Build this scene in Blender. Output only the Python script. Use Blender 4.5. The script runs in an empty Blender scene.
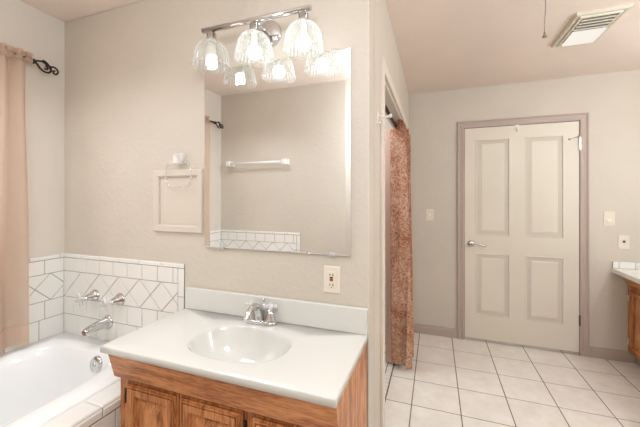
import bpy, bmesh, math, random
from mathutils import Vector, Matrix
random.seed(7)
PI = math.pi
sc = bpy.context.scene
COL = sc.collection

# ------------------------------------------------------------------ camera
FPX, HORIZON, YAW, CAMZ = 316.4, 197.2, 0.3484, 1.377
cam_d = bpy.data.cameras.new('camera')
cam_d.sensor_fit = 'HORIZONTAL'
cam_d.sensor_width = 36.0
cam_d.lens = FPX / 640 * 36
cam_d.shift_y = -(213.5 - HORIZON) / 640
cam_d.clip_start = 0.02
cam = bpy.data.objects.new('camera', cam_d)
COL.objects.link(cam)
cam.location = (0, 0, CAMZ)
cam.rotation_euler = (PI / 2, 0, YAW)
sc.camera = cam

# ------------------------------------------------------------------ world / light / exposure
w = bpy.data.worlds.new('World')
sc.world = w
w.use_nodes = True
bg = w.node_tree.nodes['Background']
bg.inputs['Color'].default_value = (0.90, 0.97, 1.06, 1)
bg.inputs['Strength'].default_value = 1.2
vs = sc.view_settings
vs.view_transform = 'Standard'
vs.look = 'None'
vs.exposure = 0.36
vs.gamma = 1.0
vs.use_curve_mapping = False
BULB_ROUND, BULB_SPIRAL, FAN_LENS, BULB_FAR = 9.0, 3.0, 0.75, 168.0


def area(name, loc, rot, sx, sy, power, col):
    d = bpy.data.lights.new(name, 'AREA')
    d.shape = 'RECTANGLE'
    d.size, d.size_y, d.energy, d.color = sx, sy, power, col
    o = bpy.data.objects.new(name, d)
    COL.objects.link(o)
    o.location, o.rotation_euler = loc, rot
    return o


# daylight coming in through the tub window
area('window_daylight', (-2.30, 0.52, 1.50), (0, -PI / 2, 0), 0.90, 0.90, 16, (0.88, 0.965, 1.065))
# added fill lights without fixtures, for bath bay, stall, camera side and dressing area


def fill_point(name, loc, radius, power, col):
    d = bpy.data.lights.new(name, 'POINT')
    d.energy, d.shadow_soft_size, d.color = power, radius, col
    o = bpy.data.objects.new(name, d)
    COL.objects.link(o)
    o.location = loc


lamp = area('bath_fill_light', (-1.55, 0.50, 2.425), (0, 0, 0), 0.7, 0.28, 5.2, (0.88, 0.965, 1.065))  # unseen light added over the tub to brighten it
lamp.data.spread = 2.2
area('stall_fill_light', (-0.70, 2.2, 2.425), (0, 0, 0), 0.4, 0.6, 9, (0.88, 0.965, 1.065))  # extra light added to lighten the stall interior
fill_point('entry_fill_light', (-0.20, 0.10, 1.95), 0.16, 23, (0.88, 0.965, 1.065))  # added point light near the camera, no fixture; fills vanity and rear walls
fill_point('dressing_fill_light', (1.45, 1.20, 2.00), 0.15, 27, (0.88, 0.965, 1.065))  # added point light without a fixture, lifts the dressing area

# ------------------------------------------------------------------ materials


def srgb(r, g, b):
    f = lambda c: (c / 255 / 12.92) if c / 255 <= 0.04045 else ((c / 255 + 0.055) / 1.055) ** 2.4
    return (f(r), f(g), f(b), 1)


def mat(name, col=(0.8, 0.8, 0.8, 1), rough=0.5, metal=0.0, spec=0.5, coat=0.0):
    m = bpy.data.materials.new(name)
    m.use_nodes = True
    b = m.node_tree.nodes['Principled BSDF']
    b.inputs['Base Color'].default_value = col
    b.inputs['Roughness'].default_value = rough
    b.inputs['Metallic'].default_value = metal
    b.inputs['Specular IOR Level'].default_value = spec
    b.inputs['Coat Weight'].default_value = coat
    return m


def nodes(m):
    return m.node_tree.nodes, m.node_tree.links, m.node_tree.nodes['Principled BSDF']


def coords(n, l, scale=(1, 1, 1)):
    tc = n.new('ShaderNodeTexCoord')
    mp = n.new('ShaderNodeMapping')
    mp.inputs['Scale'].default_value = scale
    l.new(tc.outputs['Object'], mp.inputs['Vector'])
    return mp.outputs['Vector']


def noise(n, l, vec, scale, detail=3, rough=0.5):
    t = n.new('ShaderNodeTexNoise')
    t.inputs['Scale'].default_value = scale
    t.inputs['Detail'].default_value = detail
    t.inputs['Roughness'].default_value = rough
    l.new(vec, t.inputs['Vector'])
    return t


def ramp(n, l, fac, stops):
    r = n.new('ShaderNodeValToRGB')
    e = r.color_ramp.elements
    while len(e) < len(stops):
        e.new(0.5)
    for k, (p, c) in enumerate(stops):
        e[k].position, e[k].color = p, c
    l.new(fac, r.inputs['Fac'])
    return r


def bump(n, l, b, height, strength, dist=0.01):
    bp = n.new('ShaderNodeBump')
    bp.inputs['Strength'].default_value = strength
    bp.inputs['Distance'].default_value = dist
    l.new(height, bp.inputs['Height'])
    l.new(bp.outputs['Normal'], b.inputs['Normal'])


def paint(name, col, rough=0.55, tex=0.25, scale=55):
    m = mat(name, col, rough, spec=0.35)
    n, l, b = nodes(m)
    v = coords(n, l)
    t = noise(n, l, v, scale, 3, 0.55)
    r = ramp(n, l, t.outputs['Fac'], [(0.45, (0, 0, 0, 1)), (0.66, (1, 1, 1, 1))])
    bump(n, l, b, r.outputs['Color'], tex, 0.003)
    t2 = noise(n, l, v, 2.0, 2)
    c2 = tuple(min(1, x * 1.035) for x in col[:3]) + (1,)
    c1 = tuple(x * 0.965 for x in col[:3]) + (1,)
    r2 = ramp(n, l, t2.outputs['Fac'], [(0.3, c1), (0.7, c2)])
    l.new(r2.outputs['Color'], b.inputs['Base Color'])
    return m


def oak(name, scale, base=1.0):
    m = mat(name, srgb(190, 130, 80), 0.38, spec=0.4)
    n, l, b = nodes(m)
    v = coords(n, l, scale)
    # cathedral figure: stretched noise run through a sine
    big = noise(n, l, v, 1.3, 2, 0.4)
    mul = n.new('ShaderNodeMath'); mul.operation = 'MULTIPLY'
    l.new(big.outputs['Fac'], mul.inputs[0]); mul.inputs[1].default_value = 34
    sn = n.new('ShaderNodeMath'); sn.operation = 'SINE'
    l.new(mul.outputs[0], sn.inputs[0])
    fine = noise(n, l, v, 16, 4, 0.65)
    mx = n.new('ShaderNodeMath'); mx.operation = 'MULTIPLY_ADD'
    l.new(sn.outputs[0], mx.inputs[0]); mx.inputs[1].default_value = 0.10
    l.new(fine.outputs['Fac'], mx.inputs[2])
    k = base
    r = ramp(n, l, mx.outputs[0], [
        (0.30, srgb(142 * k, 84 * k, 44 * k)), (0.43, srgb(180 * k, 114 * k, 66 * k)),
        (0.56, srgb(203 * k, 136 * k, 84 * k)), (0.74, srgb(216 * k, 154 * k, 104 * k))])
    l.new(r.outputs['Color'], b.inputs['Base Color'])
    bump(n, l, b, mx.outputs[0], 0.06, 0.001)
    return m


def glassy(name, col, transp, rough=0.1, gloss=0.12, translucent=0.3):
    """thin glass / acrylic / sheer cloth: transparent + glossy + diffuse + translucent, no refraction"""
    m = bpy.data.materials.new(name)
    m.use_nodes = True
    n, l = m.node_tree.nodes, m.node_tree.links
    n.clear()
    out = n.new('ShaderNodeOutputMaterial')
    tr = n.new('ShaderNodeBsdfTransparent')
    tr.inputs['Color'].default_value = tuple(0.5 + 0.5 * c for c in col[:3]) + (1,)
    df = n.new('ShaderNodeBsdfDiffuse'); df.inputs['Color'].default_value = col
    tl = n.new('ShaderNodeBsdfTranslucent'); tl.inputs['Color'].default_value = col
    gl = n.new('ShaderNodeBsdfGlossy'); gl.inputs['Roughness'].default_value = rough
    m1 = n.new('ShaderNodeMixShader'); m1.inputs['Fac'].default_value = translucent
    l.new(df.outputs[0], m1.inputs[1]); l.new(tl.outputs[0], m1.inputs[2])
    m2 = n.new('ShaderNodeMixShader'); m2.inputs['Fac'].default_value = gloss
    l.new(m1.outputs[0], m2.inputs[1]); l.new(gl.outputs[0], m2.inputs[2])
    m3 = n.new('ShaderNodeMixShader'); m3.inputs['Fac'].default_value = transp
    l.new(m2.outputs[0], m3.inputs[1]); l.new(tr.outputs[0], m3.inputs[2])
    l.new(m3.outputs[0], out.inputs['Surface'])
    return m


def emit(name, col, strength):
    m = bpy.data.materials.new(name)
    m.use_nodes = True
    n, l = m.node_tree.nodes, m.node_tree.links
    n.clear()
    out = n.new('ShaderNodeOutputMaterial')
    e = n.new('ShaderNodeEmission')
    e.inputs['Color'].default_value = col
    e.inputs['Strength'].default_value = strength
    l.new(e.outputs[0], out.inputs['Surface'])
    return m


def floor_tile_mat(name):
    m = mat(name, srgb(232, 224, 213), 0.28, spec=0.45)
    n, l, b = nodes(m)
    v = coords(n, l)
    t = noise(n, l, v, 9, 5, 0.6)
    r = ramp(n, l, t.outputs['Fac'], [(0.3, srgb(228, 219, 207)), (0.7, srgb(242, 236, 227))])
    l.new(r.outputs['Color'], b.inputs['Base Color'])
    return m


def paisley():
    m = mat('shower_curtain_print', srgb(170, 110, 80), 0.85, spec=0.15)
    n, l, b = nodes(m)
    v = coords(n, l, (1, 1, 1))
    vo = n.new('ShaderNodeTexVoronoi')
    vo.inputs['Scale'].default_value = 22
    wob = noise(n, l, v, 14, 4, 0.7)
    ad = n.new('ShaderNodeMixRGB'); ad.blend_type = 'ADD'; ad.inputs['Fac'].default_value = 0.10
    l.new(v, ad.inputs[1]); l.new(wob.outputs['Color'], ad.inputs[2])
    l.new(ad.outputs[0], vo.inputs['Vector'])
    r = ramp(n, l, vo.outputs['Distance'], [
        (0.06, srgb(92, 54, 42)), (0.24, srgb(164, 100, 76)), (0.42, srgb(212, 178, 152)),
        (0.56, srgb(146, 80, 58)), (0.80, srgb(198, 160, 132))])
    big = noise(n, l, v, 6, 3)
    r2 = ramp(n, l, big.outputs['Fac'], [(0.38, srgb(158, 88, 60)), (0.62, srgb(206, 176, 148))])
    mx = n.new('ShaderNodeMixRGB'); mx.inputs['Fac'].default_value = 0.35
    l.new(r.outputs['Color'], mx.inputs[1]); l.new(r2.outputs['Color'], mx.inputs[2])
    l.new(mx.outputs[0], b.inputs['Base Color'])
    bump(n, l, b, wob.outputs['Fac'], 0.15, 0.003)
    return m


M_WALL = paint('tan_wall_paint', srgb(210, 200, 186), tex=0.24, scale=42)
M_WALL_L = paint('grey_beige_wall_paint', srgb(222, 213, 201), tex=0.16, scale=50)
M_CEIL = paint('ceiling_paint', srgb(236, 219, 206), 0.7, 0.25, 60)
M_TRIM = paint('mauve_trim_paint', srgb(186, 169, 157), 0.4, 0.03, 20)
M_FRAME = paint('painted_frame', srgb(214, 203, 188), 0.5, 0.05, 40)
M_CASE = paint('pale_trim_paint', srgb(226, 214, 200), 0.45, 0.03, 20)
M_DOOR = paint('cream_door_paint', srgb(226, 218, 202), 0.42, 0.05, 90)
M_FTILE = floor_tile_mat('floor_tile_glaze')
M_FGROUT = mat('floor_grout', srgb(128, 112, 98), 0.9, spec=0.1)
M_TILE = mat('white_wall_tile_glaze', srgb(240, 237, 230), 0.12, spec=0.5)
M_GROUT = mat('wall_tile_grout', srgb(150, 142, 132), 0.9, spec=0.1)
M_TUB = mat('tub_enamel', srgb(250, 250, 248), 0.10, spec=0.5, coat=0.3)
M_MARBLE = mat('cultured_marble_top', srgb(219, 217, 210), 0.14, spec=0.5, coat=0.2)
M_CHROME = mat('chrome', (0.66, 0.66, 0.66, 1), 0.10, 1.0)
M_NICKEL = mat('brushed_nickel', (0.62, 0.60, 0.57, 1), 0.25, 1.0)
M_BRONZE = mat('dark_bronze', srgb(58, 48, 40), 0.42, 0.6)
M_HINGE = mat('hinge_steel', srgb(70, 66, 62), 0.4, 0.9)
M_ACRYL = glassy('clear_acrylic', (0.90, 0.88, 0.85, 1), 0.72, 0.05, 0.35, 0.3)
M_ACRYLW = glassy('frosted_acrylic', (0.97, 0.96, 0.94, 1), 0.22, 0.10, 0.25, 0.4)
M_SHADE = glassy('ribbed_shade_glass', (0.90, 0.90, 0.86, 1), 0.76, 0.12, 0.22, 0.4)
n_, l_ = M_SHADE.node_tree.nodes, M_SHADE.node_tree.links
lwt = n_.new('ShaderNodeLayerWeight'); lwt.inputs['Blend'].default_value = 0.45
rmp = n_.new('ShaderNodeValToRGB')
rmp.color_ramp.elements[0].position, rmp.color_ramp.elements[0].color = 0.15, (0.90, 0.90, 0.90, 1)
rmp.color_ramp.elements[1].position, rmp.color_ramp.elements[1].color = 0.95, (0.38, 0.38, 0.38, 1)
l_.new(lwt.outputs['Facing'], rmp.inputs['Fac'])
l_.new(rmp.outputs['Color'], [x for x in n_ if x.type == 'OUTPUT_MATERIAL'][0].inputs['Surface'].links[0].from_node.inputs['Fac'])
M_SHEER = glassy('salmon_sheer_cloth', srgb(226, 202, 183), 0.30, 0.9, 0.0, 0.45)
M_HEM = glassy('salmon_sheer_double', srgb(224, 198, 178), 0.10, 0.9, 0.0, 0.45)
M_FROST = glassy('window_pane_glass', (0.95, 0.96, 0.97, 1), 0.80, 0.05, 0.25, 0.3)
M_MIRROR = mat('mirror_silver', (0.90, 0.905, 0.90, 1), 0.0, 1.0)
M_BEVEL = mat('mirror_bevel_silver', (0.86, 0.87, 0.865, 1), 0.03, 1.0)
M_PLATE = mat('ivory_plastic', srgb(232, 222, 204), 0.35)
M_WHITE = mat('white_plastic', srgb(240, 237, 230), 0.35)
M_SLOT = mat('dark_slot', srgb(52, 46, 42), 0.6)
M_RED = mat('red_button', srgb(176, 52, 48), 0.4)
M_FAN = mat('yellowed_fan_plastic', srgb(216, 207, 188), 0.45)
M_DARK = mat('fan_interior', srgb(96, 84, 70), 0.8)
M_BULB = emit('lit_bulb', (0.90, 0.97, 1.06, 1), BULB_ROUND)
M_BULBF = emit('lit_bulb_far', (0.90, 0.97, 1.06, 1), BULB_FAR)
M_CFL = emit('lit_spiral_tube', (0.90, 0.97, 1.06, 1), BULB_SPIRAL)
M_LENS = emit('lit_lens', (1.0, 0.93, 0.84, 1), FAN_LENS)
M_OAKV = oak('oak_upright_grain', (9, 9, 1.1))
M_OAKH = oak('oak_level_grain', (1.1, 9, 9))
M_OAKY = oak('oak_grain_along_depth', (9, 1.1, 9))
M_PAISLEY = paisley()
M_LINING = mat('pink_curtain_lining', srgb(206, 174, 160), 0.9, spec=0.1)
M_CORD = mat('grey_cord', srgb(150, 138, 126), 0.8)
M_DARKWOOD = mat('toe_kick_board', srgb(150, 104, 70), 0.6)  # plain darker brown of the toe kick board
M_LIGHTSW = mat('bright_switch', srgb(246, 242, 232), 0.3)

# ------------------------------------------------------------------ mesh helpers
WLOC = {}


def empty(name, loc, label=None, cat=None, group=None):
    o = bpy.data.objects.new(name, None)
    COL.objects.link(o)
    o.location = loc
    o.empty_display_size = 0.05
    WLOC[o.name] = Vector(loc)
    tag(o, label, cat, group)
    return o


def tag(o, label=None, cat=None, group=None, kind=None):
    if label: o['label'] = label
    if cat: o['category'] = cat
    if group: o['group'] = group
    if kind: o['kind'] = kind
    return o


class MB:
    def __init__(self):
        self.v, self.f, self.m, self.s = [], [], [], []

    def vert(self, p):
        self.v.append(Vector(p)); return len(self.v) - 1

    def face(self, idx, mi=0, smooth=False):
        self.f.append(list(idx)); self.m.append(mi); self.s.append(smooth)

    def poly(self, pts, mi=0, smooth=False):
        self.face([self.vert(p) for p in pts], mi, smooth)

    def box(self, lo, hi, mi=0):
        x0, y0, z0 = lo; x1, y1, z1 = hi
        i = [self.vert(p) for p in ((x0, y0, z0), (x1, y0, z0), (x1, y1, z0), (x0, y1, z0),
                                    (x0, y0, z1), (x1, y0, z1), (x1, y1, z1), (x0, y1, z1))]
        for q in ((0, 3, 2, 1), (4, 5, 6, 7), (0, 1, 5, 4), (1, 2, 6, 5), (2, 3, 7, 6), (3, 0, 4, 7)):
            self.face([i[k] for k in q], mi)
        return self

    def loops(self, rings, mi=0, smooth=True, closed=True, cap0=False, cap1=False):
        """rings: list of equally long point lists, skinned in order"""
        ids = [[self.vert(p) for p in r] for r in rings]
        n = len(ids[0])
        for a, b in zip(ids, ids[1:]):
            for k in range(n if closed else n - 1):
                k2 = (k + 1) % n
                self.face([a[k], a[k2], b[k2], b[k]], mi, smooth)
        if cap0: self.face(list(reversed(ids[0])), mi)
        if cap1: self.face(ids[-1], mi)
        return self

    def tube(self, pts, r, n=10, mi=0, cap=True, closed=False, flat=1.0):
        pts = [Vector(p) for p in pts]
        rr = r if isinstance(r, (list, tuple)) else [r] * len(pts)
        m = len(pts)
        T = []
        for k in range(m):
            if closed:
                a, b = pts[(k - 1) % m], pts[(k + 1) % m]
            else:
                a, b = pts[max(k - 1, 0)], pts[min(k + 1, m - 1)]
            T.append((b - a).normalized())
        up = Vector((0, 0, 1)) if abs(T[0].z) < 0.9 else Vector((1, 0, 0))
        nrm = (up - T[0] * up.dot(T[0])).normalized()
        rings = []
        for k in range(m):
            nrm = (nrm - T[k] * nrm.dot(T[k])).normalized()
            bi = T[k].cross(nrm)
            rings.append([pts[k] + (nrm * math.cos(2 * PI * j / n) * flat + bi * math.sin(2 * PI * j / n)) * rr[k]
                          for j in range(n)])
        if closed: rings.append(rings[0])
        self.loops(rings, mi, True, True, cap and not closed, cap and not closed)
        return self

    def lathe(self, prof, origin, axis=(0, 0, 1), n=28, mi=0, ribs=0, ribamp=0.0, cap0=False, cap1=False):
        """prof: (radius, height along axis)"""
        ax = Vector(axis).normalized()
        u = Vector((1, 0, 0)) if abs(ax.x) < 0.9 else Vector((0, 1, 0))
        u = (u - ax * u.dot(ax)).normalized(); vv = ax.cross(u)
        o = Vector(origin)
        rings = []
        for (r, h) in prof:
            ring = []
            for j in range(n):
                t = 2 * PI * j / n
                q = r * (1 + ribamp * math.cos(ribs * t)) if ribs else r
                ring.append(o + ax * h + (u * math.cos(t) + vv * math.sin(t)) * q)
            rings.append(ring)
        self.loops(rings, mi, True, True, cap0, cap1)
        return self

    def nested(self, O, U, V, N, w, h, steps, mi=0, capmi=None):
        """rectangular frame profile: steps = (inset, out) rings, last one capped"""
        O, U, V, N = map(Vector, (O, U, V, N))
        rings = []
        for (i, d) in steps:
            rings.append([O + U * a + V * b + N * d for a, b in ((i, i), (w - i, i), (w - i, h - i), (i, h - i))])
        self.loops(rings, mi, False, True, False, False)
        self.face(list(range(len(self.v) - 4, len(self.v))), mi if capmi is None else capmi)
        return self

    def build(self, name, mats, parent=None, loc=None, bevel=0.0, seg=2, autosmooth=None, solid=0.0, weld=True):
        me = bpy.data.meshes.new(name)
        if parent is not None:
            base = WLOC[parent.name]
        elif loc is not None:
            base = Vector(loc)
        else:
            xs = [p.x for p in self.v]; ys = [p.y for p in self.v]; zs = [p.z for p in self.v]
            base = Vector(((min(xs) + max(xs)) / 2, (min(ys) + max(ys)) / 2, min(zs)))
        me.from_pydata([tuple(p - base) for p in self.v], [], self.f)
        for m in (mats if isinstance(mats, (list, tuple)) else [mats]):
            me.materials.append(m)
        me.polygons.foreach_set('material_index', self.m)
        me.polygons.foreach_set('use_smooth', self.s)
        bm = bmesh.new(); bm.from_mesh(me)
        if weld: bmesh.ops.remove_doubles(bm, verts=bm.verts, dist=1e-5)
        bmesh.ops.recalc_face_normals(bm, faces=bm.faces)
        bm.to_mesh(me); bm.free()
        o = bpy.data.objects.new(name, me)
        COL.objects.link(o)
        if parent is not None:
            o.parent = parent
            WLOC[o.name] = base
        else:
            o.location = base
            WLOC[o.name] = base
        if solid:
            s = o.modifiers.new('thick', 'SOLIDIFY'); s.thickness = solid; s.offset = 0
        if bevel:
            b = o.modifiers.new('bevel', 'BEVEL'); b.width = bevel; b.segments = seg
            b.limit_method = 'ANGLE'; b.angle_limit = 0.6
        return o


def box(name, lo, hi, m, parent=None, bevel=0.0, seg=2):
    return MB().box(lo, hi).build(name, m, parent, bevel=bevel, seg=seg)


def spline(pts, n=8):
    """Catmull-Rom through 3D points"""
    P = [Vector(p) for p in pts]
    P = [P[0] * 2 - P[1]] + P + [P[-1] * 2 - P[-2]]
    out = []
    for i in range(1, len(P) - 2):
        for k in range(n):
            t = k / n
            a, b, c, d = P[i - 1], P[i], P[i + 1], P[i + 2]
            out.append(0.5 * ((2 * b) + (c - a) * t + (2 * a - 5 * b + 4 * c - d) * t * t + (3 * b - a - 3 * c + d) * t ** 3))
    out.append(P[-2])
    return out


def clip(poly, axis, val, keep_greater):
    out = []
    for i in range(len(poly)):
        a, b = poly[i], poly[(i + 1) % len(poly)]
        ina = (a[axis] >= val) == keep_greater or a[axis] == val
        inb = (b[axis] >= val) == keep_greater or b[axis] == val
        if ina: out.append(a)
        if ina != inb:
            t = (val - a[axis]) / (b[axis] - a[axis])
            out.append((a[0] + (b[0] - a[0]) * t, a[1] + (b[1] - a[1]) * t))
    return out


def clip_rect(poly, u0, v0, u1, v1):
    for ax, val, g in ((0, u0, True), (0, u1, False), (1, v0, True), (1, v1, False)):
        poly = clip(poly, ax, val, g)
        if len(poly) < 3: return []
    q = []
    for p in poly:
        if not q or abs(p[0] - q[-1][0]) + abs(p[1] - q[-1][1]) > 1e-5: q.append(p)
    if len(q) > 1 and abs(q[0][0] - q[-1][0]) + abs(q[0][1] - q[-1][1]) < 1e-5: q.pop()
    return q


def parea(p):
    return sum(p[i][0] * p[(i + 1) % len(p)][1] - p[(i + 1) % len(p)][0] * p[i][1] for i in range(len(p))) / 2


def inset(poly, d):
    if parea(poly) < 0: poly = poly[::-1]
    n = len(poly); L = []
    for i in range(n):
        a, b = poly[i], poly[(i + 1) % n]
        dx, dy = b[0] - a[0], b[1] - a[1]; k = math.hypot(dx, dy)
        nx, ny = -dy / k, dx / k
        L.append((nx, ny, nx * a[0] + ny * a[1] + d))
    out = []
    for i in range(n):
        a1, b1, c1 = L[i - 1]; a2, b2, c2 = L[i]
        det = a1 * b2 - a2 * b1
        if abs(det) < 1e-9: return []
        out.append(((c1 * b2 - c2 * b1) / det, (a1 * c2 - a2 * c1) / det))
    if parea(out) < 2e-5: return []
    for p in out:   # anything turned inside out is a sliver
        for (a, b, c) in L:
            if a * p[0] + b * p[1] < c - d - 1e-6: return []
    return out


def tile_field(mb, O, U, V, N, polys, g=0.003, th=0.006, soft=0.0012):
    """polys: list of (u,v) outlines; each becomes a raised tile (material 0)"""
    O, U, V, N = map(Vector, (O, U, V, N))
    for p in polys:
        if len(p) < 3: continue
        a = inset(p, g / 2); b = inset(p, g / 2 + soft)
        if not a or not b or len(a) != len(b): continue
        P = lambda q, d: [O + U * x + V * y + N * d for x, y in q]
        mb.loops([P(a, 0), P(a, th - soft), P(b, th)], 0, False, True, False, True)


def rect(u0, v0, u1, v1):
    return [(u0, v0), (u1, v0), (u1, v1), (u0, v1)]


def row(u0, u1, v0, v1, pitch, first):
    """rectangular tiles clipped to [u0,u1]; first = a joint position"""
    out = []
    k = math.floor((u0 - first) / pitch)
    while first + k * pitch < u1:
        a, b = max(u0, first + k * pitch), min(u1, first + (k + 1) * pitch)
        if b - a > 0.008: out.append(rect(a, v0, b, v1))
        k += 1
    return out


def diamonds(u0, u1, v0, v1, pitch, first):
    h = v1 - v0; out = []
    k = math.floor((u0 - first) / pitch) - 1
    while first + k * pitch < u1 + pitch:
        c = first + k * pitch
        mid = (v0 + v1) / 2
        out.append(clip_rect([(c, v0), (c + pitch / 2, mid), (c, v1), (c - pitch / 2, mid)], u0, v0, u1, v1))
        q = c + pitch / 2
        out.append(clip_rect([(q, mid), (q + pitch / 2, v1), (q - pitch / 2, v1)], u0, v0, u1, v1))
        out.append(clip_rect([(q, mid), (q - pitch / 2, v0), (q + pitch / 2, v0)], u0, v0, u1, v1))
        k += 1
    return [p for p in out if len(p) >= 3]


# ------------------------------------------------------------------ dimensions
XL, YA, XE, YF, ZC = -2.10, 1.2685, -0.25, 3.3676, 2.433
YR, XR = -0.255, 1.98


def struct(o):
    return tag(o, kind='structure')


# ------------------------------------------------------------------ room shell
struct(box('ceiling', (XL - 0.1, -1.3, ZC), (XR + 0.1, YF + 0.1, ZC + 0.08), M_CEIL))
struct(box('wall_vanity', (XL - 0.1, YA, 0), (XE, YA + 0.115, ZC), M_WALL, bevel=0.006, seg=3))
# left wall with the window opening over the tub
WY0, WY1, WZ0, WZ1 = 0.22, 0.86, 1.12, 1.95
lw = MB()
lw.box((XL - 0.12, -1.3, 0), (XL, WY0, ZC)).box((XL - 0.12, WY1, 0), (XL, YA + 0.05, ZC))
lw.box((XL - 0.12, WY0, 0), (XL, WY1, WZ0)).box((XL - 0.12, WY0, WZ1), (XL, WY1, ZC))
struct(lw.build('wall_left', M_WALL_L, weld=False))
win = struct(empty('window_1', (XL - 0.06, (WY0 + WY1) / 2, WZ0)))
fm = MB()
for lo, hi in (((XL - .09, WY0, WZ0), (XL - .04, WY0 + .05, WZ1)), ((XL - .09, WY1 - .05, WZ0), (XL - .04, WY1, WZ1)),
               ((XL - .09, WY0, WZ0), (XL - .04, WY1, WZ0 + .05)), ((XL - .09, WY0, WZ1 - .05), (XL - .04, WY1, WZ1)),
               ((XL - .085, WY0, 1.52), (XL - .045, WY1, 1.555))):
    fm.box(lo, hi)
fm.build('window_frame', M_WHITE, win, weld=False)
box('pane', (XL - .068, WY0 + .03, WZ0 + .03), (XL - .062, WY1 - .03, WZ1 - .03), M_FROST, win)
# wall behind the camera at the foot of the tub (seen in the mirror)
struct(box('wall_rear', (XL - 0.05, YR - 0.12, 0), (-0.46, YR, ZC), M_WALL))
struct(box('wall_far', (XE - 0.10, YF, 0), (XR + 0.1, YF + 0.12, ZC), M_WALL))
struct(box('wall_right', (XR, -1.3, 0), (XR + 0.1, YF, ZC), M_WALL))
struct(box('wall_entry', (-0.46, -1.4, 0), (XR, -1.3, ZC), M_WALL))
struct(box('wall_entry_side', (-0.56, -1.3, 0), (-0.46, YR - 0.12, ZC), M_WALL))

# wall with the shower opening, in the plane x = XE
OY0, OY1, OZ = 1.60, 2.99, 2.00
sw = MB()
sw.box((XE - 0.10, YA + 0.115, 0), (XE, OY0, ZC))
sw.box((XE - 0.10, OY1, 0), (XE, YF, ZC)).box((XE - 0.10, OY0, OZ), (XE, OY1, ZC))
struct(sw.build('wall_shower', M_WALL, weld=False))
cs = MB()
CT, CW = 0.016, 0.06
cs.box((XE, OY0 - CW, 0), (XE + CT, OY0, OZ + CW)).box((XE, OY1, 0), (XE + CT, OY1 + CW, OZ + CW))
cs.box((XE, OY0, OZ), (XE + CT, OY1, OZ + CW))
cs.box((XE - 0.10, OY0, 0), (XE, OY0 + 0.012, OZ)).box((XE - 0.10, OY1 - 0.012, 0), (XE, OY1, OZ))
cs.box((XE - 0.10, OY0, OZ - 0.012), (XE, OY1, OZ))
struct(cs.build('trim_1', M_CASE, weld=False, bevel=0.003))
# shower stall behind the opening
st = MB()
st.box((-1.15, YA + 0.115, 0), (-1.10, OY1 + 0.1, ZC)).box((-1.10, OY1 + 0.02, 0), (XE - 0.10, OY1 + 0.1, ZC))
struct(st.build('wall_stall', M_WALL, weld=False))
sf = MB()
polys = []
for r_ in row(-1.10, -0.318, 0, 0.047, 0.047, -0.318):
    for v_ in row(0, 1.60, 0, 1, 0.047, 0): polys.append(rect(r_[0][0], v_[0][0], r_[1][0], v_[1][0]))
tile_field(sf, (0, 1.385, 0.0), (1, 0, 0), (0, 1, 0), (0, 0, 1), polys, 0.006, 0.006)
sf.box((-1.10, 1.385, -0.02), (-0.318, 2.985, 0.003), 1)
struct(sf.build('floor_shower', [M_TILE, M_FGROUT], weld=False))

# floor: 12 inch tiles with dark grout
fl = MB()
S, GX, GY = 0.3021, -0.1458, 3.0889
polys = []
for r_ in row(-0.316, XR, 0, 1, S, GX):
    for v_ in row(-1.3, YF, 0, 1, S, GY): polys.append(rect(r_[0][0], v_[0][0], r_[1][0], v_[1][0]))
for r_ in row(XL, -0.316, 0, 1, S, GX):
    for v_ in row(-1.3, YA, 0, 1, S, GY): polys.append(rect(r_[0][0], v_[0][0], r_[1][0], v_[1][0]))
tile_field(fl, (0, 0, -0.004), (1, 0, 0), (0, 1, 0), (0, 0, 1), polys, 0.0065, 0.004, 0.001)
fl.box((XL, -1.3, -0.06), (XR, YF, -0.0015), 1)
struct(fl.build('floor', [M_FTILE, M_FGROUT], weld=False))

# baseboards
DX0, DW, DH = 0.2726, 0.9091, 2.04
bbp = [(0, 0), (0.013, 0), (0.013, 0.062), (0.010, 0.074), (0.005, 0.080), (0.005, 0.090), (0, 0.090)]


def baseboard(name, x0, x1, y, prof=bbp):
    mb = MB()
    mb.loops([[(x0, y - a, b) for a, b in prof], [(x1, y - a, b) for a, b in prof]], 0, False, True, True, True)
    return struct(mb.build(name, M_TRIM))


baseboard('baseboard_far', XE + 0.002, DX0 - 0.066, YF)
baseboard('baseboard_far_right', DX0 + DW + 0.066, 1.560, YF)
mb = MB()
mb.box((XE, OY1 + CW, 0), (XE + 0.013, YF - 0.014, 0.09))
struct(mb.build('baseboard_shower', M_TRIM))

# ------------------------------------------------------------------ far door and its casing
tr = MB()
prof = [(0.0, 0.0), (0.0, 0.010), (0.006, 0.015), (0.020, 0.015), (0.026, 0.010), (0.046, 0.012), (0.054, 0.020), (0.062, 0.020), (0.066, 0.014), (0.066, 0.0)]
gap = 0.003


def casing_ring(a, d):
    x0, x1, zt = DX0 - gap - a, DX0 + DW + gap + a, DH + 0.004 + a
    return [(x0, YF - d, 0), (x0, YF - d, zt), (x1, YF - d, zt), (x1, YF - d, 0)]


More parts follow.
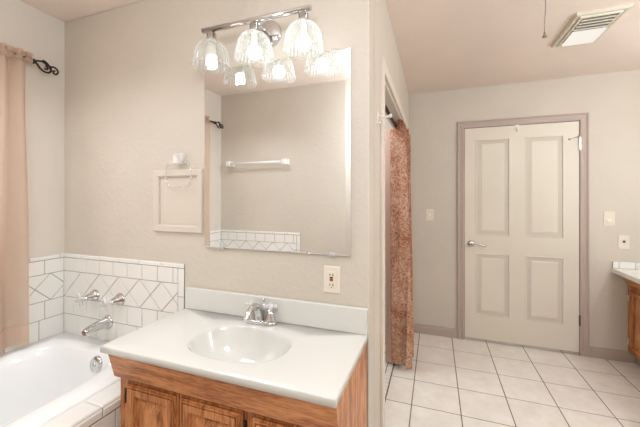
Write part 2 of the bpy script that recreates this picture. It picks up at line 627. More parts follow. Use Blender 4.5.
tr.loops([casing_ring(a, d) for a, d in prof], 0, False, False)
struct(tr.build('trim_2', M_TRIM))
door = struct(empty('door_1', (DX0 + DW / 2, YF, 0.012)))
dl = MB()
TD = 0.014      # front of the leaf stands this far in front of the wall plane
x0, x1, z0, z1 = DX0, DX0 + DW, 0.012, DH
yf = YF - 0.004
cuts_x = [x0, 0.368, 0.655, 0.780, 1.073, x1]
cuts_z = [z0, 0.250, 0.843, 1.012, 1.928, z1]
for i in range(5):
    for j in range(5):
        a0, a1, b0, b1 = cuts_x[i], cuts_x[i + 1], cuts_z[j], cuts_z[j + 1]
        if i in (1, 3) and j in (1, 3):
            dl.nested((a0, yf, b0), (1, 0, 0), (0, 0, 1), (0, -1, 0), a1 - a0, b1 - b0,
                      [(0, 0), (0.003, 0.004), (0.009, 0.004), (0.013, -0.010), (0.020, -0.016), (0.030, -0.015), (0.034, -0.008), (0.052, -0.001), (0.056, -0.001)])
        else:
            dl.poly([(a0, yf, b0), (a1, yf, b0), (a1, yf, b1), (a0, yf, b1)])
yb = yf + 0.03
for q in ([(x0, yf, z0), (x1, yf, z0), (x1, yb, z0), (x0, yb, z0)], [(x0, yf, z1), (x1, yf, z1), (x1, yb, z1), (x0, yb, z1)],
          [(x0, yf, z0), (x0, yf, z1), (x0, yb, z1), (x0, yb, z0)], [(x1, yf, z0), (x1, yf, z1), (x1, yb, z1), (x1, yb, z0)]):
    dl.poly(q)
dl.build('door_panel', M_DOOR, door)
# dark reveal round the leaf
rv = MB()
rv.box((x0 - gap, yf + 0.001, 0.0), (x0, yf + 0.03, z1)).box((x1, yf + 0.001, 0), (x1 + gap, yf + 0.03, z1)).box((x0 - gap, yf + 0.001, z1), (x1 + gap, yf + 0.03, z1 + 0.004))
rv.build('reveal', M_SLOT, door, weld=False)
sweep = MB().box((x0 + 0.004, yf - 0.012, 0.003), (x1 - 0.004, yf, 0.026)).build('door_sweep', M_NICKEL, door, bevel=0.002)
lh = MB()
LX, LZ = DX0 + 0.055, 0.930
lh.lathe([(0.0, 0.020), (0.018, 0.019), (0.028, 0.013), (0.032, 0.006), (0.033, 0)], (LX, yf, LZ), (0, -1, 0), 24)
lh.lathe([(0.011, 0), (0.011, 0.05), (0.0, 0.052)], (LX, yf, LZ), (0, -1, 0), 14)
lh.tube(spline([(LX - 0.004, yf - 0.045, LZ), (LX + 0.03, yf - 0.05, LZ + 0.006), (LX + 0.07, yf - 0.05, LZ + 0.006), (LX + 0.10, yf - 0.048, LZ - 0.008), (LX + 0.118, yf - 0.044, LZ - 0.010)], 6),
        [0.010] * 6 + [0.008] * 12 + [0.009] * 6 + [0.010], 10)
lh.build('lever_handle', M_NICKEL, door, weld=False)
lp = MB().box((x0 - 0.006, yf - 0.004, LZ - 0.03), (x0 + 0.004, yf, LZ + 0.03)).build('strike_plate', M_NICKEL, door)
for hz in (0.26, 1.83):
    MB().lathe([(0.0, 0), (0.006, 0), (0.006, 0.09), (0.0, 0.09)], (x1 + 0.002, yf - 0.008, hz), (0, 0, 1), 10).build('hinge', M_TRIM if hz > 1 else M_HINGE, door)
ds = MB()
ds.tube([(x1 - 0.002, yf - 0.012, 1.900), (x1 - 0.03, yf - 0.03, 1.898), (x1 - 0.085, yf - 0.045, 1.880)], 0.004, 8)
ds.lathe([(0.0, 0), (0.009, 0), (0.009, 0.010), (0, 0.012)], (x1 - 0.085, yf - 0.045, 1.880), (-0.4, -0.9, -0.1), 10)
ds.box((x1 - 0.002, yf - 0.014, 1.79), (x1 + 0.010, yf - 0.004, 1.900))
ds.build('hinge_door_stop', M_NICKEL, door, weld=False)

oh = empty('over_door_hook', (0.711, yf, 1.98), 'small white hook hung over the top of the cream panelled door', 'hook')
h_ = MB()
h_.box((0.696, yf - 0.004, 1.985), (0.726, yf - 0.001, DH + 0.003)).box((0.696, yf - 0.004, DH + 0.001), (0.726, yf + 0.02, DH + 0.0035))
h_.build('strap', M_WHITE, oh, weld=False, bevel=0.001)
h_ = MB()
h_.tube(spline([(0.711, yf - 0.003, 2.02), (0.711, yf - 0.02, 1.985), (0.711, yf - 0.036, 1.985), (0.711, yf - 0.040, 2.005)], 5), 0.006, 8)
h_.build('prong', M_WHITE, oh)


# ------------------------------------------------------------------ switches and outlets


def wall_plate(name, c, w_, h_, label, cat):
    e = empty(name, (c[0], c[1], c[2] - h_ / 2), label, cat)
    mb = MB()
    mb.nested((c[0] - w_ / 2, c[1], c[2] - h_ / 2), (1, 0, 0), (0, 0, 1), (0, -1, 0), w_, h_, [(0, 0), (0.0, 0.003), (0.004, 0.006)])
    mb.build('cover_plate', M_PLATE, e)
    return e


yw = YF
e = wall_plate('light_switch', (-0.048, yw, 1.197), 0.076, 0.117, 'cream light switch plate between the patterned curtain and the cream door', 'light switch')
box('toggle', (-0.055, yw - 0.011, 1.187), (-0.041, yw - 0.006, 1.213), M_LIGHTSW, e, 0.001)
e = wall_plate('light_switch', (1.392, yw, 1.196), 0.080, 0.122, 'cream light switch plate with a wide rocker beyond the door hinges', 'light switch')
box('rocker', (1.372, yw - 0.012, 1.166), (1.404, yw - 0.006, 1.188), M_LIGHTSW, e, 0.002)
e = wall_plate('wall_outlet', (1.489, yw, 1.000), 0.075, 0.117, 'cream electrical outlet above the tiled end of the far counter', 'outlet')
ring = MB()
ring.lathe([(0.0, 0.008), (0.018, 0.008), (0.020, 0.006)], (1.489, yw, 1.000), (0, -1, 0), 20)
ring.build('socket_face', M_PLATE, e)
box('slot', (1.481, yw - 0.011, 0.996), (1.496, yw - 0.008, 1.014), M_SLOT, e)

e = wall_plate('wall_outlet', (-0.407, YA, 1.031), 0.072, 0.113, 'cream outlet with a red reset button above the vanity backsplash', 'outlet')
ye = YA - 0.006
box('socket_face', (-0.424, ye - 0.003, 0.997), (-0.390, ye, 1.066), M_PLATE, e, 0.001)
for zc in (1.052, 1.010):
    s_ = MB()
    s_.box((-0.415, ye - 0.0036, zc - 0.004), (-0.412, ye - 0.003, zc + 0.005)).box((-0.402, ye - 0.0036, zc - 0.005), (-0.399, ye - 0.003, zc + 0.006))
    s_.box((-0.409, ye - 0.0036, zc - 0.012), (-0.405, ye - 0.003, zc - 0.008))
    s_.build('slot', M_SLOT, e, weld=False)
box('reset_button', (-0.414, ye - 0.005, 1.026), (-0.400, ye - 0.003, 1.036), M_RED, e, 0.0005)
box('test_button', (-0.414, ye - 0.005, 1.038), (-0.400, ye - 0.003, 1.043), M_SLOT, e, 0.0005)

# ------------------------------------------------------------------ tub surround tiles
ZT = [0.568, 0.681, 0.784, 0.937, 1.017, 1.041]
TH = 0.007


def surround(name, O, U, N, length, j1, jc, jd, j4, endcol=True):
    """O at wall corner, z = 0; tile rows run along U"""
    mb = MB()
    L1 = length - 0.040 if endcol else length
    polys = []
    polys += row(0, L1 - (0.032 if endcol else 0), ZT[3], ZT[4], 0.108, j1)
    if endcol: polys += [rect(L1 - 0.032, ZT[3], L1, ZT[4])]
    polys += diamonds(0, L1, ZT[2], ZT[3], 0.153, jd)
    polys += row(0, L1, ZT[1], ZT[2], 0.108, j1)
    polys += row(0, L1, ZT[0], ZT[1], 0.153, j4)
    if endcol:
        for a, b in zip((0.568, 0.72, 0.873), (0.72, 0.873, ZT[4])): polys.append(rect(L1, a, length, b))
    tile_field(mb, O, U, (0, 0, 1), N, polys, 0.0032, TH)
    # rounded cap strip
    capp = row(0, length, ZT[4], ZT[5], 0.153, jc)
    tile_field(mb, O, U, (0, 0, 1), N, capp, 0.0028, TH + 0.002, 0.003)
    O, U, N = Vector(O), Vector(U), Vector(N)
    pts = [O + U * a + N * d + Vector((0, 0, z)) for a in (0, length - 0.001) for d in (0, TH * 0.6) for z in (ZT[0], ZT[5] - 0.002)]
    i = [mb.vert(p) for p in pts]
    for q in ((0, 1, 3, 2), (4, 6, 7, 5), (0, 4, 5, 1), (2, 3, 7, 6), (0, 2, 6, 4), (1, 5, 7, 3)):
        mb.face([i[k] for k in q], 1)
    o = struct(mb.build(name, [M_TILE, M_GROUT], weld=False))
    return o


surround('trim_3', (XL, YA, 0), (1, 0, 0), (0, -1, 0), 0.914, 0.090, 0.0, 0.153, 0.132)
surround('trim_4', (XL, YA - TH, 0), (0, -1, 0), (1, 0, 0), YA - YR - 2 * TH, 0.100, 0.02, 0.070, 0.128, False)
surround('trim_5', (XL, YR, 0), (1, 0, 0), (0, 1, 0), 0.905, 0.090, 0.0, 0.153, 0.132)

# ------------------------------------------------------------------ bath tub


def superloop(cx, cy, a, b, z, angs, p):
    out = []
    for t in angs:
        c, s = math.cos(t), math.sin(t)
        r = (abs(c / a) ** p + abs(s / b) ** p) ** (-1 / p)
        out.append((cx + c * r, cy + s * r, z))
    return out


def rectloop(cx, cy, x0, y0, x1, y1, z, angs):
    out = []
    for t in angs:
        c, s = math.cos(t), math.sin(t)
        k = 1e9
        if c > 1e-9: k = min(k, (x1 - cx) / c)
        if c < -1e-9: k = min(k, (x0 - cx) / c)
        if s > 1e-9: k = min(k, (y1 - cy) / s)
        if s < -1e-9: k = min(k, (y0 - cy) / s)
        out.append((cx + c * k, cy + s * k, z))
    return out


def angles(cx, cy, x0, y0, x1, y1, n):
    A = [2 * PI * k / n for k in range(n)]
    for X, Y in ((x0, y0), (x1, y0), (x1, y1), (x0, y1)):
        t = math.atan2(Y - cy, X - cx) % (2 * PI)
        k = min(range(len(A)), key=lambda i: abs(A[i] - t))
        A[k] = t
    return sorted(A)


TX0, TX1, TY0, TY1, TZ = XL + 0.0072, -1.315, YR + 0.0072, YA - 0.0072, 0.5715
tub = empty('bathtub', ((TX0 + TX1) / 2, (TY0 + TY1) / 2, 0.0), 'white bathtub with a deep basin beneath the tiled walls', 'bathtub')
cx, cy = (-2.035 + -1.432) / 2, 0.455
A = angles(cx, cy, TX0, TY0, TX1, TY1, 128)
ha, hb = 0.302, 0.695
t_ = MB()
rings = [rectloop(cx, cy, TX0, TY0, TX1, TY1, 0.02, A), rectloop(cx, cy, TX0, TY0, TX1, TY1, TZ - 0.012, A),
         rectloop(cx, cy, TX0 + .0002, TY0 + .0002, TX1 - .004, TY1 - .0002, TZ - 0.003, A),
         rectloop(cx, cy, TX0 + .0005, TY0 + .0005, TX1 - .012, TY1 - .0005, TZ, A)]
for s_, z_, p_ in ((1.03, TZ, 6), (1.0, TZ - 0.004, 6), (0.975, TZ - 0.018, 5.5), (0.95, TZ - 0.06, 5), (0.91, TZ - 0.16, 4.5), (0.86, TZ - 0.27, 4.2),
                   (0.80, TZ - 0.335, 4), (0.70, TZ - 0.365, 4), (0.4, TZ - 0.372, 3), (0.05, TZ - 0.376, 2)):
    rings.append(superloop(cx, cy, ha * s_, hb * (0.35 * s_ + 0.65 if s_ > 0.5 else s_), z_, A, p_))
t_.loops(rings, 0, True, True, False, True)
o = t_.build('tub_shell', M_TUB, tub)
ov = MB()
ov.lathe([(0.0, 0.014), (0.022, 0.014), (0.036, 0.010), (0.040, 0.004), (0.040, -0.012)], (-1.632, 1.136, 0.520), (0, -0.985, 0.17), 28)
ov.lathe([(0.0, 0.020), (0.008, 0.019), (0.010, 0.013)], (-1.632, 1.136, 0.520), (0, -0.985, 0.17), 12)
ov.build('overflow_plate', M_CHROME, tub, weld=False)
dr = MB()
dr.lathe([(0.0, 0.004), (0.022, 0.004), (0.028, 0.0)], (cx, 0.93, TZ - 0.368), (0, 0, 1), 20)
dr.build('drain', M_CHROME, tub)

# tiled ledge and front of the tub
lg = MB()
polys = row(0, TY1 - TY0, 0, 0.107, 0.153, TY1 - 0.860 - 0.0 if False else (TY1 - 0.860))
tile_field(lg, (TX1 + 0.004, TY1, 0.553), (0, -1, 0), (1, 0, 0), (0, 0, 1), [[(a, b) for a, b in p] for p in polys], 0.003, 0.018, 0.005)
tile_field(lg, (-1.21, TY1, 0), (0, -1, 0), (0, 0, 1), (1, 0, 0), row(0, TY1 - TY0, 0.527, 0.562, 0.153, TY1 - 0.860), 0.003, 0.010, 0.004)
k = 0
z_ = 0.525
while z_ > 0.03:
    tile_field(lg, (-1.21, TY1, 0), (0, -1, 0), (0, 0, 1), (1, 0, 0), row(0, TY1 - TY0, max(z_ - 0.108, 0.005), z_, 0.108, TY1 - 0.913 + 0.054 * (k % 2)), 0.004, 0.007)
    z_ -= 0.108; k += 1
lg.box((TX1 + 0.003, TY0, 0.0), (-1.206, TY1, 0.562), 1)
struct(lg.build('trim_6', [M_TILE, M_GROUT], weld=False))

# ------------------------------------------------------------------ tub spout and handles
YT = YA - TH
sp = empty('tub_faucet', (-1.72, YT, 0.676), 'chrome tub spout with two clear cross handles on the white tiled wall', 'tub faucet')
s_ = MB()
SZ = 0.679
path = spline([(-1.72, YT, SZ), (-1.72, YT - 0.04, SZ), (-1.72, YT - 0.09, SZ - 0.004), (-1.72, YT - 0.132, SZ - 0.013)], 6)
s_.tube(path, [0.030 - 0.011 * k / (len(path) - 1) for k in range(len(path))], 18)
spb = s_.build('spout', M_CHROME, sp)
MB().lathe([(0.0, 0.012), (0.030, 0.012), (0.036, 0.006), (0.037, 0)], (-1.72, YT, SZ), (0, -1, 0), 24).build('flange', M_CHROME, spb)
MB().lathe([(0.0, 0.001), (0.014, 0.001), (0.0175, -0.006)], (-1.72, YT - 0.1325, SZ - 0.013), (0, -1, -0.22), 18).build('aerator', mat('copper_tint_outlet', srgb(150, 104, 80), 0.3, 0.9), spb)
for x in (-1.825, -1.627):
    z = 0.816
    hd = MB().lathe([(0.012, 0.074), (0.013, 0.048), (0.018, 0.043), (0.020, 0.030), (0.028, 0.016), (0.034, 0.006), (0.035, 0.0)], (x, YT, z), (0, -1, 0), 26).build('handle', M_CHROME, sp)
    k_ = MB()
    c = Vector((x, YT - 0.082, z))
    for a in (0.35, 0.35 + PI / 2):
        d = Vector((math.cos(a), 0, math.sin(a)))
        k_.tube([c - d * 0.036, c - d * 0.030, c - d * 0.012, c + d * 0.012, c + d * 0.030, c + d * 0.036], [0.006, 0.0105, 0.009, 0.009, 0.0105, 0.006], 10)
    k_.lathe([(0.014, -0.012), (0.017, 0.0), (0.012, 0.011), (0.0, 0.013)], c, (0, -1, 0), 14)
    k_.build('cross_knob', M_ACRYLW, hd, weld=False)

# ------------------------------------------------------------------ vanity
VX0, VX1, VYF = -1.1663, -0.2534, 0.8228
VZ = 0.827
van = empty('vanity_cabinet', ((VX0 + VX1) / 2, 1.06, 0), 'oak bathroom vanity cabinet under the white one-piece sink top', 'vanity cabinet')
CX0, CX1, CYF, CYB = -1.142, -0.2545, 0.905, YA - 0.012
zt = VZ - 0.026
cb = MB()
cb.box((CX0, CYF, 0.09), (CX0 + 0.015, CYB, zt)).box((CX1 - 0.015, CYF - 0.018, 0.0), (CX1, CYB, zt)).box((CX0, CYB - 0.01, 0.05), (CX1, CYB, zt))
cb.box((CX0, CYF, 0.09), (CX1, CYB, 0.105))
cb.build('carcass', M_OAKV, van, weld=False)
ff = MB()
for a, b in ((CX0, -1.085), (-0.590, -0.540), (-0.300, CX1 - 0.015)): ff.box((a, CYF - 0.018, 0.09), (b, CYF, zt))
ff.box((CX0, CYF - 0.0175, 0.64), (CX1 - 0.015, CYF, zt)).box((CX0, CYF - 0.0175, 0.09), (CX1 - 0.015, CYF, 0.14))
ff.build('face_frame', M_OAKV, van, weld=False)
ap = MB()
apf = [(CYF - 0.018, 0.712), (VYF + 0.004, 0.800), (CYF - 0.018, 0.800)]
ap.loops([[(-1.138, y_, z_) for y_, z_ in ((0.858, 0.702), (0.832, zt), (CYF - 0.017, zt), (CYF - 0.017, 0.702))],
          [(CX1, y_, z_) for y_, z_ in ((0.858, 0.702), (0.832, zt), (CYF - 0.017, zt), (CYF - 0.017, 0.702))]], 0, False, True, True, True)
ap.build('apron', M_OAKH, van)
box('toe_kick', (CX0 + 0.02, CYF + 0.05, 0.0), (CX1 - 0.016, CYF + 0.065, 0.09), M_DARKWOOD, van)


def cab_door(parent, O, U, N, w_, h_, m, name='door'):
    """raised panel door; O lower corner on the face frame"""
    mb = MB()
    t = 0.018
    steps = [(0, 0), (0, 0.009), (0.006, 0.009), (0.007, 0.015), (0.013, 0.015), (0.014, 0.021), (0.018, 0.021), (0.0185, 0.014), (0.0225, 0.014), (0.023, 0.021),
             (0.046, 0.021), (0.049, 0.018), (0.052, 0.008), (0.060, 0.006), (0.064, 0.008), (0.090, 0.0175), (0.092, 0.0185)]
    mb.nested(O, U, (0, 0, 1), N, w_, h_, steps)
    return mb.build(name, m, parent)


ydf = CYF - 0.018
for a, b, hx in ((-1.098, -0.850, -1), (-0.843, -0.585, 1), (-0.552, -0.290, 1)):
    d_ = cab_door(van, (a, ydf, 0.115), (1, 0, 0), (0, -1, 0), b - a, 0.684 - 0.115, M_OAKV)
    for hz in (0.60, 0.18):
        xh = a - 0.010 if hx < 0 else b + 0.002
        hg = MB()
        hg.box((xh, ydf - 0.010, hz), (xh + 0.008, ydf, hz + 0.05))
        hg.lathe([(0, 0), (0.004, 0), (0.004, 0.056), (0, 0.056)], (xh + 0.004, ydf - 0.010, hz - 0.003), (0, 0, 1), 8)
        hg.build('hinge', M_HINGE, d_, weld=False)

# one-piece sink top
top = empty('vanity_sink_top', ((VX0 + VX1) / 2, 1.045, VZ - 0.026), 'white one-piece vanity top with moulded oval basin and backsplash', 'sink top')
bx, by, ba, bb = -0.700, 1.030, 0.200, 0.136
x0, y0, x1, y1 = VX0, VYF, VX1, YA - 0.002
A = angles(bx, by, x0, y0, x1, y1, 144)
tb = MB()
rings = [rectloop(bx, by, x0 + .010, y0 + .010, x1 - .003, y1, VZ - 0.026, A), rectloop(bx, by, x0, y0, x1, y1, VZ - 0.024, A), rectloop(bx, by, x0, y0, x1, y1, VZ - 0.004, A),
         rectloop(bx, by, x0 + .001, y0 + .001, x1 - .001, y1, VZ - 0.001, A), rectloop(bx, by, x0 + .004, y0 + .004, x1 - .004, y1, VZ, A)]
for s_, z_, p_ in ((1.05, 0.0, 2.5), (1.015, -0.0012, 2.5), (0.985, -0.006, 2.45), (0.955, -0.018, 2.4), (0.91, -0.040, 2.3), (0.84, -0.070, 2.2), (0.73, -0.098, 2.1), (0.56, -0.122, 2.0),
                   (0.36, -0.134, 2.0), (0.15, -0.139, 2.0), (0.04, -0.140, 2.0)):
    rings.append(superloop(bx, by, ba * s_, bb * s_, VZ + z_, A, p_))
tb.loops(rings, 0, True, True, False, True)
tb.build('basin_top', M_MARBLE, top)
box('backsplash', (x0, y1 - 0.020, VZ - 0.001), (x1, y1, VZ + 0.103), M_MARBLE, top, 0.004, 3)
MB().lathe([(0.0, 0.003), (0.016, 0.003), (0.021, 0.0)], (bx, by, VZ - 0.139), (0, 0, 1), 20).build('drain', M_CHROME, top)
MB().lathe([(0.0, 0.001), (0.006, 0.001), (0.007, -0.004)], (bx - 0.1925, by - 0.060, VZ - 0.012), (0.9, 0.25, 0.45), 12).build('overflow_hole', M_SLOT, top)

# faucet
FX, FY = -0.722, 1.212
fc = empty('sink_faucet', (FX, FY, VZ), 'chrome arched sink faucet with two clear cross handles on the white vanity top', 'faucet')
pl = MB()
A2 = [2 * PI * k / 40 for k in range(40)]
pl.loops([superloop(FX, FY, 0.082 * s_, 0.029 * s_ ** 0.5, VZ + z_, A2, 3.5) for s_, z_ in ((1.0, 0.0), (1.0, 0.008), (0.96, 0.014), (0.88, 0.017), (0.3, 0.019))], 0, True, True, False, True)
pl.build('base_plate', M_CHROME, fc)
spt = MB()
path = spline([(FX, FY, VZ + 0.012), (FX, FY - 0.004, VZ + 0.045), (FX, FY - 0.022, VZ + 0.075), (FX, FY - 0.052, VZ + 0.086), (FX, FY - 0.085, VZ + 0.074), (FX, FY - 0.108, VZ + 0.048)], 6)
m_ = len(path)
spt.tube(path, [0.024 - 0.012 * min(1, k / (m_ * 0.7)) for k in range(m_)], 14)
spt.build('spout', M_CHROME, fc)
for sx in (-1, 1):
    hx = FX + 0.008 + sx * 0.045
    hb_ = MB().lathe([(0.025, 0.012), (0.022, 0.030), (0.014, 0.046), (0.011, 0.064), (0.0, 0.065)], (hx, FY, VZ), (0, 0, 1), 20)
    hb_.build('handle_base', M_CHROME, fc)
    kb = MB()
    c = Vector((hx, FY, VZ + 0.078))
    for a in (0.5, 0.5 + PI / 2):
        d = Vector((math.cos(a), math.sin(a), 0))
        kb.tube([c - d * 0.030, c - d * 0.026, c - d * 0.010, c + d * 0.010, c + d * 0.026, c + d * 0.030], [0.005, 0.009, 0.008, 0.008, 0.009, 0.005], 10)
    kb.lathe([(0.010, -0.014), (0.014, 0.0), (0.012, 0.010), (0.0, 0.014)], c, (0, 0, 1), 14)
    kb.build('cross_handle', M_ACRYLW, fc, weld=False)
lr = MB()
lr.tube([(FX + 0.012, FY + 0.016, VZ + 0.015), (FX + 0.012, FY + 0.018, VZ + 0.092)], 0.0028, 8)
lr.lathe([(0.0, 0.010), (0.005, 0.006), (0.006, 0.0), (0.003, -0.006)], (FX + 0.012, FY + 0.018, VZ + 0.096), (0, 0, 1), 10)
lr.build('lift_rod', M_CHROME, fc, weld=False)

# ------------------------------------------------------------------ mirror
MX0, MX1, MZ0, MZ1 = -1.051, -0.322, 1.138, 1.986
YM = YA - 0.020
mir = empty('wall_mirror', ((MX0 + MX1) / 2, YA, MZ0), 'large frameless mirror with angled edges above the white vanity top', 'mirror')
mm = MB()
yq = YA - 0.0005
ring = lambda l, r, b, t, d: [(MX0 + l, yq - d, MZ0 + b), (MX1 - r, yq - d, MZ0 + b), (MX1 - r, yq - d, MZ1 - t), (MX0 + l, yq - d, MZ1 - t)]
mm.loops([ring(0, 0, 0, 0, 0), ring(0, 0, 0, 0, 0.0165), ring(0.003, 0.021, 0.003, 0.003, 0.0180)], 1, False)
mm.face(list(range(len(mm.v) - 4, len(mm.v))), 0)
mm.build('mirror_glass', [M_MIRROR, M_BEVEL], mir)
for x_, z_ in ((-0.40, MZ0), (-0.95, MZ0), (-0.395, MZ1), (-0.95, MZ1)):
    sgn = 1 if z_ == MZ0 else -1
    c_ = MB().box((x_ - 0.012, YA - 0.022, z_ - 0.006 * sgn if sgn > 0 else z_ - 0.010), (x_ + 0.012, YA - 0.0195, z_ + 0.010 if sgn > 0 else z_ + 0.006))
    c_.box((x_ - 0.012, YA - 0.022, z_ - 0.006 if sgn > 0 else z_ + 0.002), (x_ + 0.012, YA, z_ - 0.002 if sgn > 0 else z_ + 0.006))
    c_.build('mirror_clip', M_ACRYLW, mir, weld=False)

# ------------------------------------------------------------------ vanity light (real lamp over the mirror)


def vanity_light(name, loc, rotz, label, kinds):
    """built at the origin facing -Y with the wall at y = 0, bar along X"""
    e = empty(name, (0, 0, 0), label, 'vanity light')
    MB().lathe([(0.0, 0.022), (0.050, 0.020), (0.060, 0.012), (0.062, 0.0)], (0, 0, 0), (0, -1, 0), 32).build('canopy', M_CHROME, e)
    MB().tube([(0, -0.015, 0.0), (0, -0.125, 0.0)], 0.009, 12).build('arm', M_CHROME, e)
    b_ = MB()
    b_.tube([(-0.262, -0.1275, 0), (0.252, -0.1275, 0)], 0.0115, 14)
    b_.build('bar', M_CHROME, e)
    for x_, kd in zip((-0.216, 0.0, 0.221), kinds):
        y_ = -0.1275
        so = MB()
        so.lathe([(0.0, -0.008), (0.013, -0.010), (0.0145, -0.018), (0.0205, -0.020), (0.0205, -0.040), (0.0235, -0.042), (0.0255, -0.060), (0.0, -0.061)], (x_, y_, 0), (0, 0, 1), 22)
        so.build('socket', M_CHROME, e)
        sh = MB()
        pr = [(0.024, -0.056), (0.036, -0.058), (0.050, -0.066), (0.062, -0.082), (0.069, -0.102), (0.0735, -0.124), (0.077, -0.145), (0.080, -0.165), (0.081, -0.167),
              (0.0795, -0.167), (0.0755, -0.145), (0.072, -0.124), (0.0675, -0.102), (0.0605, -0.083), (0.049, -0.068), (0.035, -0.060), (0.024, -0.058)]
        sh.lathe(pr, (x_, y_, 0), (0, 0, 1), 168, ribs=28, ribamp=0.016)
        sh.build('shade', M_SHADE, e)
        bu = MB()
        if kd != 'spiral':
            prb = []
            for k in range(13):
                t = -1.05 + (PI / 2 + 1.05) * k / 12
                prb.append((max(0.0, 0.0295 * math.cos(t)), -0.134 - 0.0295 * math.sin(t)))
            bu.lathe(prb, (x_, y_, 0), (0, 0, 1), 24)
            MB().lathe([(0.0125, -0.060), (0.013, -0.090), (0.0155, -0.1085)], (x_, y_, 0), (0, 0, 1), 20).build('bulb_neck', M_WHITE, e)
            bu.build('bulb', M_BULB if kd == 'round' else M_BULBF, e)
        else:
            bu.lathe([(0.0, -0.062), (0.018, -0.064), (0.021, -0.100), (0.020, -0.116), (0.0, -0.117)], (x_, y_, 0), (0, 0, 1), 18)
            bu.build('bulb_base', M_WHITE, e)
            hp = []
            for k in range(97):
                t = k / 96
                a = t * 2 * PI * 3.5
                hp.append((x_ + 0.019 * math.cos(a), y_ + 0.019 * math.sin(a), -0.120 - 0.046 * t))
            MB().tube(hp, 0.0052, 8).build('bulb', M_CFL, e)
    e.location = loc
    e.rotation_euler = (0, 0, rotz)
    return e


vanity_light('vanity_light', (-0.704, YA, 2.112), 0, 'chrome bar light with three ribbed glass bell shades above the large mirror', ('spiral', 'round', 'round'))
vanity_light('vanity_light', (XR, 2.30, 2.124), -PI / 2, 'chrome bar light with three glass shades above the far tiled counter', ('far', 'far', 'far'))

# ------------------------------------------------------------------ things on the vanity wall, left of the mirror
fr = empty('framed_panel', (-1.228, YA, 1.200), 'square painted frame with flat panel on the wall beside the mirror', 'wall panel')
f_ = MB()
FX0, FX1, FZ0, FZ1 = -1.384, -1.068, 1.199, 1.516
f_.nested((FX0, YA, FZ0), (1, 0, 0), (0, 0, 1), (0, -1, 0), FX1 - FX0, FZ1 - FZ0, [(0, 0), (0, 0.010), (0.004, 0.016), (0.030, 0.016), (0.036, 0.010), (0.037, 0.002)])
f_.build('frame', M_FRAME, fr)
box('flat_panel', (FX0 + 0.042, YA - 0.003, FZ0 + 0.042), (FX1 - 0.042, YA - 0.0005, FZ1 - 0.042), M_FRAME, fr, 0.001)
trg = empty('towel_ring', (-1.205, YA, 1.565), 'clear acrylic towel ring on a square block over the framed panel', 'towel ring')
b_ = MB()
b_.nested((-1.228, YA, 1.541), (1, 0, 0), (0, 0, 1), (0, -1, 0), 0.052, 0.052, [(0, 0), (0, 0.005), (0.010, 0.010), (0.010, 0.014), (0.002, 0.020), (0.0, 0.034), (0.005, 0.039), (0.020, 0.041)])
b_.build('mount_block', M_ACRYLW, trg)
rg = []
for k in range(48):
    t = 2 * PI * k / 48
    c, s = math.cos(t), math.sin(t)
    r = (abs(c / 0.078) ** 4 + abs(s / 0.062) ** 4) ** (-1 / 4)
    rg.append((-1.200 + c * r, YA - 0.030, 1.490 + s * r))
MB().tube(rg, 0.0045, 10, closed=True).build('ring', M_ACRYL, trg)

# ------------------------------------------------------------------ window curtain and its rod on the left wall
XRD, ZRD = XL + 0.065, 2.110
rod = empty('curtain_rod', (XRD, 0.5, ZRD), 'dark bronze curtain rod with open scroll ends above the tub window', 'curtain rod')
MB().tube([(XRD, -0.06, ZRD), (XRD, 1.055, ZRD)], 0.0095, 12).build('pole', M_BRONZE, rod)


def finial(y_, sgn):
    P = lambda a, b: (XRD, y_ + sgn * a, ZRD + b)
    m = MB()
    m.lathe([(0.0, 0), (0.013, 0.0), (0.015, 0.006), (0.010, 0.012), (0.014, 0.018), (0.014, 0.024), (0.0, 0.030)], (XRD, y_, ZRD), (0, sgn, 0), 14)
    m.tube(spline([P(0.024, 0), P(0.036, -0.006), (P(0.052, -0.026)), P(0.072, -0.037), P(0.092, -0.036), P(0.104, -0.020), P(0.100, 0.000), P(0.088, 0.004), P(0.080, -0.006)], 5), 0.0055, 8)
    m.tube(spline([P(0.024, 0), P(0.040, 0.010), P(0.062, 0.014), P(0.080, 0.006), P(0.088, -0.010), P(0.082, -0.022), P(0.072, -0.016)], 5), 0.005, 8)
    m.tube(spline([P(0.058, 0.014), P(0.070, 0.022), P(0.086, 0.014), P(0.096, 0.000)], 5), 0.0045, 8)
    m.tube(spline([P(0.096, -0.012), P(0.112, 0.004), P(0.128, 0.002), P(0.140, -0.014), P(0.130, -0.032), P(0.118, -0.030), P(0.116, -0.018), P(0.124, -0.014)], 5), 0.005, 8)
    m.build('scroll_finial', M_BRONZE, rod, weld=False)


finial(1.055, 1)
finial(-0.06, -1)
for y_ in (0.93, 0.05):
    bk = MB()
    bk.tube([(XL + 0.001, y_, ZRD - 0.03), (XL + 0.03, y_, ZRD - 0.02), (XRD, y_, ZRD - 0.006)], 0.006, 8)
    bk.lathe([(0.0, 0.006), (0.018, 0.005), (0.02, 0)], (XL, y_, ZRD - 0.03), (1, 0, 0), 14)
    bk.build('bracket', M_BRONZE, rod, weld=False)


def cloth(name, y0, y1, zs, offs, mats, parent, X, nx=150):
    """vertical cloth in the plane x=X hung along Y; offs(u, z) gives (dx, dy)"""
    m = MB()
    rings = []
    for z in zs:
        r = []
        for k in range(nx + 1):
            u = k / nx
            dx, dy = offs(u, z)
            r.append((X + dx, y0 + (y1 - y0) * u + dy, z))
        rings.append(r)
    m.loops(rings, 0, True, False)
    return m.build(name, mats, parent, weld=False)


cur = empty('window_curtain', (XRD, 0.5, 0.60), 'sheer salmon window curtain hanging from the bronze rod over the tub', 'curtain')
rr_ = random.Random(3)
ph = [rr_.uniform(0, 6.28) for _ in range(6)]


